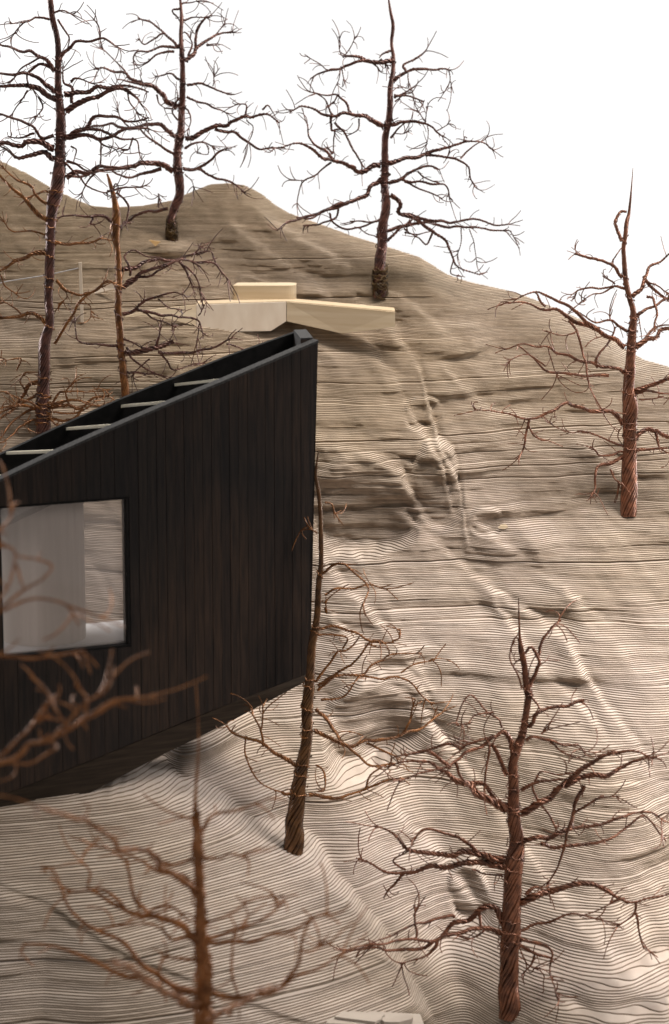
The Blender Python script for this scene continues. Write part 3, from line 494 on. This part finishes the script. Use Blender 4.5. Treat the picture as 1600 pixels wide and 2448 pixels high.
tr2 = "C640,90,14 660,150,26 685,230,34 695,330,50 690,430,58 700,520,40 708,620,40 715,720,42 712,830,40 715,950,42 725,1060,44 728,1180,44 740,1300,50 760,1440,52 770,1540,56"
wire_tree("slimmer orange brown wire tree rising behind the sloping black roof, leaning slightly right", GR, tr2, [
 "18>8;C680,380 600,350 520,350 430,340 350,350", "13;C560,350 540,390 570,400", "13>9;C700,200 750,240 775,300 745,400", "9;C680,170 700,150 720,190", "24>9;C735,665 800,640 880,615 980,600 1060,600 1150,580 1240,555", "24>9;C740,775 820,710 900,670 1000,640 1080,610 1180,620", "18;C760,740 850,710 960,670 1050,620", "13;C780,700 780,630 740,590 800,550 880,580 960,590", "16>8;C1060,600 1120,680 1160,770", "12>6;C1100,640 1170,700 1215,830", "11>5;C1180,620 1290,625 1340,690 1385,740", "6;C1150,590 1200,530", "8;C1180,580 1260,550 1290,600",
 "20>7;C735,930 800,910 850,860 930,830 1030,800 1110,820", "16>8;C820,905 900,910 980,940 1060,945 1150,950 1200,980 1220,1060", "11;C860,920 960,970 1060,1010", "9;C950,840 1010,890 1100,910", "5;C1190,940 1230,870", "6;C1200,980 1185,1100", "28>22;C755,1165 830,1165 900,1145 970,1120 1030,1110", "16>8;C950,1160 1060,1160 1180,1155 1290,1130 1360,1090 1400,1070", "10>5;C1360,1110 1440,1140 1510,1160", "16;C940,1120 960,1060 965,1010", "13;C760,1130 800,1190 870,1250 950,1290 1050,1320", "13;C960,1150 1000,1210 1050,1260 1150,1235 1240,1230", "9;C900,1200 820,1270 790,1310", "12;C740,1080 800,1110 860,1140", "14;C710,1120 600,1110 510,1110 460,1080 450,960", "14;C750,1280 850,1290 930,1290 1040,1330"],
 ("wire_orange", "wire_dark"), foot("A0,0", (770 / 2.51, 380 + 1440 / 2.51)), 21, strands=13, twig=.9)

tr8 = "F848,60,4 855,150,6 862,290,10 858,400,16 850,500,16 845,600,20 850,680,34 855,800,44 858,900,46 862,1000,48 870,1100,54 875,1200,64 880,1350,72 885,1540,80 888,1700,84"
wire_tree("blurred orange brown wire tree nearest the camera, bottom left below the house", GR, tr8, [
 "28>10;F860,1180 780,1130 700,1080 600,1060 500,1020 400,960 290,960", "16>9;F640,1060 590,1000 560,880 545,820", "14;F820,1160 740,1160 700,1120 620,1100", "14>6;F540,1030 440,960 380,940 390,880 350,830", "24>8;F860,1400 760,1380 690,1340 600,1250 520,1170 400,1120 330,1070 280,1000 240,880 180,850", "24>9;F830,1400 740,1390 620,1350 520,1320 420,1270 300,1220 190,1190 100,1190", "12;F420,1130 540,1090", "14>7;F840,980 800,900 690,870 600,830 540,800 400,760", "14;F830,820 760,850 700,850",
 "22>12;F860,960 700,870 640,790 530,790 470,730 400,680 300,630 150,600", "32>14;F870,1450 800,1450 700,1390 600,1320 480,1250", "14;F880,820 950,820 1000,800 1080,820", "14>7;F870,700 910,650 980,620 1040,600 1140,570", "16>8;F900,1170 990,1130 1080,1100 1170,1060 1230,990", "18>8;F900,1180 1030,1180 1130,1160 1250,1130 1340,1080 1420,1050", "24>10;F900,1390 980,1420 1100,1420 1200,1380 1290,1280 1310,1180 1350,1070", "14>7;F1200,1380 1300,1330 1400,1280 1500,1230", "10;F1310,1220 1440,1190", "10>6;F870,1110 1000,1060 1100,990 1230,980", "10;F1030,1420 1000,1250 1010,1150", "12;F860,620 820,640 780,640", "20>12;F880,1500 980,1480 1150,1390 1220,1380", "16;F860,1260 780,1245 690,1240", "14;F640,1060 700,1030 760,1035 820,1080"],
 ("wire_copper", "wire_copper"), 0.63, 81, strands=11, twig=.55, near={9: -.12, 10: -.11, 21: -.11}, to_ground=True)

tr9 = "F-230,-420,30 -240,-100,44 -235,300,52 -240,700,60 -235,1200,66 -230,1700,70"
wire_tree("blurred copper branches reaching in from the left edge before the house window", GR, tr9, [
 "30>11;F-235,480 -40,410 60,380 130,320 200,310 300,260 400,190 480,140 560,125 680,125", "22>10;F-100,430 0,370 100,280 180,210 230,200", "16;F230,300 330,180 440,110 460,75", "14;F330,240 440,180 520,130 610,140", "12;F300,260 240,180 200,100 130,30", "14;F-235,300 -120,420 20,400 130,400 230,340", "10;F370,200 380,120 330,60", "12;F100,290 160,200 230,110",
 "18>12;E-390,960 -150,940 0,900 150,840 280,810 420,830 580,880 740,940", "13;E-390,1000 -60,900 0,820 80,660 110,480 30,440 -60,430", "13;E0,880 180,740 300,690 380,590 300,540 110,490", "10;E110,560 150,680 180,740", "26>16;E-390,1170 0,1200 200,1240 400,1220 600,1180", "14;E-390,200 -60,320 60,250 110,140", "8;E470,850 520,900 570,980"],
 ("wire_copper", "wire_copper"), 0.55, 91, strands=11, twig=.4, to_ground=True)

# ------------------------------------------------------------------ black timber house
TH = math.radians(25); WV = np.array([math.cos(TH), math.sin(TH), 0]); IN = np.array([-math.sin(TH), math.cos(TH), 0]); A0 = at(745, 1224, 1.03)
def onp(u, v, off=0.0):
    r = ray(u, v); return CAM + r * ((off - IN @ (CAM - A0)) / (IN @ r))
def sz(p): return float(WV @ (p - A0)), float(p[2])
def wp(s, z, off=0.0): q = A0 + WV * s + IN * off; return np.array([q[0], q[1], z])
W = 0.037
def line(pxs, off=0.0):
    a = np.array(sorted(sz(onp(u, v, off)) for u, v in pxs)); return lambda s: float(np.interp(s, a[:, 0], a[:, 1])) if a[0, 0] <= s <= a[-1, 0] else float(a[0, 1] + (s - a[0, 0]) * (a[1, 1] - a[0, 1]) / (a[1, 0] - a[0, 0])) if s < a[0, 0] else float(a[-1, 1] + (s - a[-1, 0]) * (a[-1, 1] - a[-2, 1]) / (a[-1, 0] - a[-2, 0]))
top = line([(-250, 1258), (0, 1146), (125, 1086), (250, 1030), (401, 965), (551, 903), (761, 813)])
bot = line([(732, 1611), (475, 1711), (221, 1816), (100, 1864), (-250, 2000)])
btop = line([(-250, 1198), (0, 1088), (165, 1010), (311, 945), (416, 905), (551, 850), (717, 791)], W)
sTR, sBR = sz(onp(761, 813))[0], sz(onp(732, 1611))[0]; sL = sz(onp(-260, 1400))[0]
wl, wr = sz(onp(2, 1380))[0], sz(onp(312, 1380))[0]; wt, wbz = sz(onp(160, 1198))[1], sz(onp(160, 1562))[1]
hb = wp((sL + sTR) / 2, bot(sL)); house = empty("timber_house", hb, label="black stained timber house with sloping roofline on the layered slope", cat="house")
def hbuild(mb, name, m): return mb.build(name, [M[m]], house, hb)
bt = .0014; gap = .00015; cap = .0011
def strips():
    e = []
    n = 9
    for i in range(n): e.append((wl + (wr - wl) * i / n, wl + (wr - wl) * (i + 1) / n, True))
    n = max(1, round((sTR - wr) / .0040))
    for i in range(n): e.append((wr + (sTR - wr) * i / n, wr + (sTR - wr) * (i + 1) / n, False))
    n = max(1, round((wl - sL) / .0040))
    for i in range(n): e.append((sL + (wl - sL) * i / n, sL + (wl - sL) * (i + 1) / n, False))
    return e
rb = np.random.default_rng(2)
for a, b_, win in strips():
    pr = rb.uniform(-.00018, .00018); a2, b2 = a + gap / 2 * rb.uniform(.5, 1.5), b_ - gap / 2 * rb.uniform(.5, 1.5)
    for part_ in ((0, 1) if win else (2,)):
        z0a = bot(a2) if part_ != 1 else wt; z0b = bot(b2) if part_ != 1 else wt
        z1a = top(a2) - cap if part_ != 0 else wbz; z1b = top(b2) - cap if part_ != 0 else wbz
        q = [wp(a2, z0a, pr), wp(b2, z0b, pr), wp(b2, z1b, pr), wp(a2, z1a, pr)]
        if abs(b_ - sTR) < 1e-9: q = [wp(a2, z0a, pr), wp(min(sBR, b2), z0b, pr), wp(b2, z1b, pr), wp(a2, z1a, pr)]
        elif b2 > sBR: # clipped by the raked end
            zc = lerp(bot(sBR), top(sTR), (b2 - sBR) / (sTR - sBR)); q = [wp(a2, z0a, pr)] + ([wp(sBR, bot(sBR), pr)] if a2 < sBR else []) + [wp(b2, max(zc, bot(sBR)), pr), wp(b2, z1b, pr), wp(a2, z1a, pr)]
        mb = MB(); mb.prism(q, IN * (bt - pr)); hbuild(mb, "board", "black")
# core wall behind the boards
mb = MB(); c0, c1 = bt + .0001, .0048
def seg(a, b_, za, zb_, zc, zd): mb.prism([wp(a, za, c0), wp(b_, zb_, c0), wp(b_, zd, c0), wp(a, zc, c0)], IN * (c1 - c0))
e_ = .0009
seg(wr + e_, sBR, bot(wr), bot(sBR), top(wr) - cap, top(sBR) - cap); seg(sL, wl - e_, bot(sL), bot(wl), top(sL) - cap, top(wl) - cap)
seg(wl - e_, wr + e_, wt + e_, wt + e_, top(wl) - cap, top(wr) - cap); seg(wl - e_, wr + e_, bot(wl), bot(wr), wbz - e_, wbz - e_)
hbuild(mb, "front_wall", "core")
# sawn top edge of the front wall
mb = MB(); n = 40
for i in range(n):
    a, b_ = lerp(sL, sTR, i / n), lerp(sL, sTR, (i + 1) / n)
    mb.box8([wp(a, top(a) - cap, -.0003), wp(b_, top(b_) - cap, -.0003), wp(b_, top(b_), -.0003), wp(a, top(a), -.0003)], [wp(a, top(a) - cap, .0052), wp(b_, top(b_) - cap, .0052), wp(b_, top(b_) + .0002, .0052), wp(a, top(a) + .0002, .0052)])
hbuild(mb, "top_edge", "edge")
# end wall
sBT = sz(onp(717, 791, W))[0]; k = .0058
mb = MB(); tz = top(sTR); bz = btop(sBT)
mb.box8([wp(sBR - .004, bot(sBR), .0053), wp(sBR, bot(sBR), .0049), wp(sTR, tz, .0053), wp(sTR - k, tz, .0053)], [wp(sBT - .006, bot(sBR), W), wp(sBT - .001, bot(sBR), W), wp(sBT + .003, bz, W), wp(sBT - k * .5, bz, W)])
hbuild(mb, "end_wall", "black")
mb = MB(); mb.box8([wp(sTR - k, tz + .0001, .0053), wp(sTR, tz + .0001, .0053), wp(sTR, tz + .0006, .0053), wp(sTR - k, tz + .0006, .0053)], [wp(sBT - k * .5, bz + .0001, W), wp(sBT + .003, bz + .0001, W), wp(sBT + .003, bz + .0006, W), wp(sBT - k * .5, bz + .0006, W)])
hbuild(mb, "end_wall_edge", "edge")
# back wall: header over a long opening, solid toward the end, low wall under the floor
fz = sz(onp(150, 1546, .006))[1]; zh = wt + .002; so = sz(onp(430, 1380, W))[0]
mb = MB()
def bseg(a, b_, za, zb_, zc, zd): mb.prism([wp(a, za, W), wp(b_, zb_, W), wp(b_, zd, W), wp(a, zc, W)], IN * .003)
n = 10
for i in range(n):
    a, b_ = lerp(sL, so, i / n), lerp(sL, so, (i + 1) / n); bseg(a, b_, zh, zh, btop(a), btop(b_))
    bseg(a, b_, bot(a), bot(b_), max(fz - .003, bot(a) + .0001), max(fz - .003, bot(b_) + .0001))
for i in range(n):
    a, b_ = lerp(so, sBT, i / n), lerp(so, sBT, (i + 1) / n); bseg(a, b_, bot(a), bot(b_), btop(a), btop(b_))
hbuild(mb, "back_wall", "core")
mb = MB()
for i in range(12):
    a, b_ = lerp(sL, sTR - .012, i / 12), lerp(sL, sTR - .012, (i + 1) / 12)
    mb.box8([wp(a, top(a) - .022, .005), wp(b_, top(b_) - .022, .005), wp(b_, top(b_) - .0195, .005), wp(a, top(a) - .0195, .005)], [wp(a, top(a) - .022, W - .0003), wp(b_, top(b_) - .022, W - .0003), wp(b_, top(b_) - .0195, W - .0003), wp(a, top(a) - .0195, W - .0003)])
hbuild(mb, "roof_panel", "core")
for (u0, v0, u1, v1) in ((20, 1081, 150, 1076), (163, 1023, 300, 1013), (294, 969, 437, 956), (422, 918, 556, 903), (-120, 1140, 20, 1136)):
    a = onp(u0, v0, W - .0002); b_ = onp(u1, v1, .0052); d = (b_ - a) / np.linalg.norm(b_ - a); sd_ = np.cross(d, [0, 0, 1]); sd_ /= np.linalg.norm(sd_); h = np.array([0, 0, .0009]); wd = sd_ * .0011
    mb = MB(); mb.box8([a - wd - h, a + wd - h, a + wd + h * .3, a - wd + h * .3], [b_ - wd - h, b_ + wd - h, b_ + wd + h * .3, b_ - wd + h * .3]); hbuild(mb, "rafter", "lath")
# bottom trim, underside
low = [(730, 1630), (536, 1733), (387, 1805), (199, 1904), (0, 1955), (-250, 2050)]
up_ = [(732, 1612), (536, 1688), (387, 1749), (221, 1817), (100, 1865), (-250, 2001)]
mb = MB()
for (a, b_), (c_, d_) in zip(zip(up_, up_[1:]), zip(low, low[1:])):
    q = [onp(*a, .0004), onp(*b_, .0004), onp(*d_, .0040), onp(*c_, .0040)]; mb.box8(q, [p + IN * .003 for p in q])
hbuild(mb, "bottom_trim", "trim")
mb = MB()
for i in range(10):
    a, b_ = lerp(sL, sBR - .003, i / 10), lerp(sL, sBR - .003, (i + 1) / 10)
    mb.box8([wp(a, bot(a) + .001, .0055), wp(b_, bot(b_) + .001, .0055), wp(b_, bot(b_) + .004, .0055), wp(a, bot(a) + .004, .0055)], [wp(a, bot(a) + .001, W - .0005), wp(b_, bot(b_) + .001, W - .0005), wp(b_, bot(b_) + .004, W - .0005), wp(a, bot(a) + .004, W - .0005)])
hbuild(mb, "underside", "core")
# window
fr_ = MB(); fo, fi = .0003, .0062
def bar(a, b_, c_, d_, o0=fo, o1=fi): fr_.box8([wp(a, c_, o0), wp(b_, c_, o0), wp(b_, d_, o0), wp(a, d_, o0)], [wp(a, c_, o1), wp(b_, c_, o1), wp(b_, d_, o1), wp(a, d_, o1)])
fw = .0011
bar(wl + .0001, wr - .0001, wt - fw, wt - .0001); bar(wl + .0001, wr - .0001, wbz + .0001, wbz + fw); bar(wl + .0001, wl + fw * .6, wbz + fw, wt - fw); bar(wr - fw, wr - .0001, wbz + fw, wt - fw)
wf = hbuild(fr_, "window", "core")
mb = MB(); mb.prism([wp(wl + fw * .6, wbz + fw, .0038), wp(wr - fw, wbz + fw, .0038), wp(wr - fw, wt - fw, .0038), wp(wl + fw * .6, wt - fw, .0038)], IN * .0003)
mb.build("pane", [M["glass"]], wf, (0, 0, 0)).location = -hb * 0
bpy.data.objects["pane"].location = -hb
mb = MB(); mb.box8([wp(sL, fz - .003, .0063), wp(so, fz - .003, .0063), wp(so, fz, .0063), wp(sL, fz, .0063)], [wp(sL, fz - .003, W + .006), wp(so, fz - .003, W + .006), wp(so, fz, W + .006), wp(sL, fz, W + .006)])
hbuild(mb, "floor", "white")
cc = onp(102, 1400, .0265); mb = MB(); n = 48; a = np.arange(n) / n * 2 * math.pi; rc = .0178
ring = np.c_[cc[0] + rc * np.cos(a), cc[1] + rc * np.sin(a)]
mb.prism(np.c_[ring, np.full(n, fz + .0001)], (0, 0, zh - fz - .0006)); hbuild(mb, "column", "veneer")

# ------------------------------------------------------------------ pale timber terrace on the upper slope
dT = ground_d(685, 780) - .012
cT = at(685, 722, dT); zT = cT[2]
def lev(u, v):    # point on the terrace level seen at a pixel
    r = ray(u, v); return CAM + r * ((zT - CAM[2]) / r[2])
def vert(top_p, u, v):   # point straight under the terrace line on a pixel's row
    d = (top_p - CAM) @ FW; return at(u, v, d)
tb = vert(cT, 685, 768)
terr = empty("timber_terrace", tb, label="pale plywood terrace walls meeting at a corner on the upper slope", cat="terrace")
rA = at(945, 746, dT - .035); rB = at(945, 782, dT - .035); rM = at(818, 797, dT - .017); rC = tb
th = np.array([0, .0025, 0])
mb = MB(); mb.prism([at(686, 722, dT), rA, rB, rM, at(686, 768, dT)], th); mb.build("wall_panel", [M["ply"]], terr, tb)
lA = at(470, 729, dT - .012); lB = at(470, 794, dT - .012)
mb = MB(); mb.prism([lA, at(684.6, 722, dT), at(684.6, 768, dT), at(648, 791, dT - .002), lB], th); o = mb.build("wall_panel", [M["ply_greyed"]], terr, tb); o["label"] = "plywood panel left of the corner, coloured greyer for shade"
mb = MB(); q = [(300, 756, 759, -.020), (340, 745, 754, -.018), (380, 738, 758, -.016), (420, 734, 766, -.014), (469, 729, 780, -.0125)]
for (u0, a0, b0, e0), (u1, a1, b1, e1) in zip(q, q[1:]): mb.prism([at(u0, a0, dT + e0), at(u1, a1, dT + e1), at(u1, b1, dT + e1), at(u0, b0, dT + e0)], th)
mb.build("curved_panel", [M["ply"]], terr, tb)
mb = MB(); dk = [at(u, v - 1.5, dT + e) + th * 1.05 for u, v, e in ((300, 756, -.02), (380, 738, -.016), (469, 729, -.012), (685, 722, 0), (945, 746, -.035))]
bk = [p * 1 + np.array([0, .02, 0]) for p in dk]
for i in (2, 3): mb.box8([dk[i], dk[i + 1], bk[i + 1], bk[i]], [p - np.array([0, 0, .0015]) for p in (dk[i], dk[i + 1], bk[i + 1], bk[i])])
mb.build("deck", [M["ply"]], terr, tb)
dD = dT + .014; c1_ = at(562, 727, dD); c2_ = at(708, 727, dD); wD = c2_[0] - c1_[0]; hD = (724 - 684) * dD / F
mb = MB(); r_ = .0055; dp = .022; pl = []
for cx, cy, a0 in ((c2_[0] - r_, c1_[1] + r_, -90), (c2_[0] - r_, c1_[1] + dp - r_, 0), (c1_[0] + r_ * .6, c1_[1] + dp - r_ * .6, 90), (c1_[0] + r_ * .3, c1_[1] + r_ * .3, 180)):
    rr = r_ if cx > (c1_[0] + c2_[0]) / 2 else r_ * .5
    for t_ in range(7): an = math.radians(a0 + 15 * t_); pl.append((cx + rr * math.cos(an), cy + rr * math.sin(an)))
pl = np.array(pl); mb.prism(np.c_[pl, np.full(len(pl), c1_[2])], (0, 0, hD + .001))
tag(mb.build("timber_drum", [M["ply"]], None), "pale rounded timber block standing behind the terrace corner", "block")

# ------------------------------------------------------------------ small things
dP = ground_d(196, 764) - .003
mb = MB(); a_ = at(197, 770, dP); b_ = at(192, 627, dP - .002); e1, e2 = np.array([.0008, 0, 0]), np.array([0, .0008, 0])
mb.box8([a_ - e1 - e2, a_ + e1 - e2, a_ + e1 + e2, a_ - e1 + e2], [b_ - e1 - e2, b_ + e1 - e2, b_ + e1 + e2, b_ - e1 + e2])
tag(mb.build("wooden_post", [M["ply_greyed"]], None), "thin pale wooden post on the slope between the two left trees", "post")
wb = WB(); tube(wb, np.array([at(188, 641, dP - .002), at(110, 658, dP + .002), at(20, 672, dP + .0), at(-60, 690, dP - .0)]), .00028, 5)
tag(wb.build("thread", M["thread"], None, np.zeros(3)), "thin white thread running left from the pale wooden post", "thread")
dS = ground_d(250, 690) - .008
mb = MB(); mb.prism([at(225, 702, dS), at(240, 688, dS), at(275, 676, dS - .002), at(277, 690, dS - .002), at(250, 701, dS)], (0, .0014, 0)); tag(mb.build("wood_sliver", [M["ply_greyed"]], None), "pale wood sliver beside the slimmer tree's trunk", "sliver")
dC = ground_d(370, 588) - .004
mb = MB(); mb.prism([at(357, 574, dC), at(384, 578, dC), at(372, 589, dC)], (0, .002, 0)); tag(mb.build("wood_chip", [M["chip"]], None), "orange wood chip by the foot of the tree in the saddle", "chip")
dC = ground_d(1205, 1262) - .004
mb = MB(); mb.prism([at(1192, 1262, dC), at(1198, 1256, dC), at(1212, 1256, dC), at(1215, 1261, dC), at(1206, 1265, dC)], (0, .002, 0)); tag(mb.build("wood_chip", [M["ply"]], None), "small pale wood chip lying on the slope under a steep face", "chip")
# stepped boards at the bottom edge
dO = ground_d(880, 2455) - .004; ob = at(880, 2470, dO)
ot = empty("step_stack", ob, label="small stack of pale stepped boards at the bottom edge", cat="stack")
def slab(pts, z, h, name="step"):
    mb = MB(); P = []
    for u, v in pts:
        r = ray(u, v); P.append(CAM + r * ((z - CAM[2]) / r[2]))
    mb.prism(P, (0, 0, -h)); return mb.build(name, [M["offcut"]], ot, ob)
zO = at(880, 2425, dO)[2]
slab([(762, 2452), (787, 2412), (830, 2414), (1005, 2424), (1015, 2452), (1000, 2480), (770, 2480)], zO - .0028, .006)
slab([(780, 2446), (797, 2412), (920, 2424), (905, 2440), (870, 2450)], zO - .0012, .0015)
slab([(800, 2430), (822, 2417), (915, 2433), (897, 2443)], zO, .0011)
slab([(910, 2436), (930, 2426), (970, 2422), (988, 2427), (985, 2436), (955, 2443), (920, 2443)], zO - .0006, .002, "pebble")
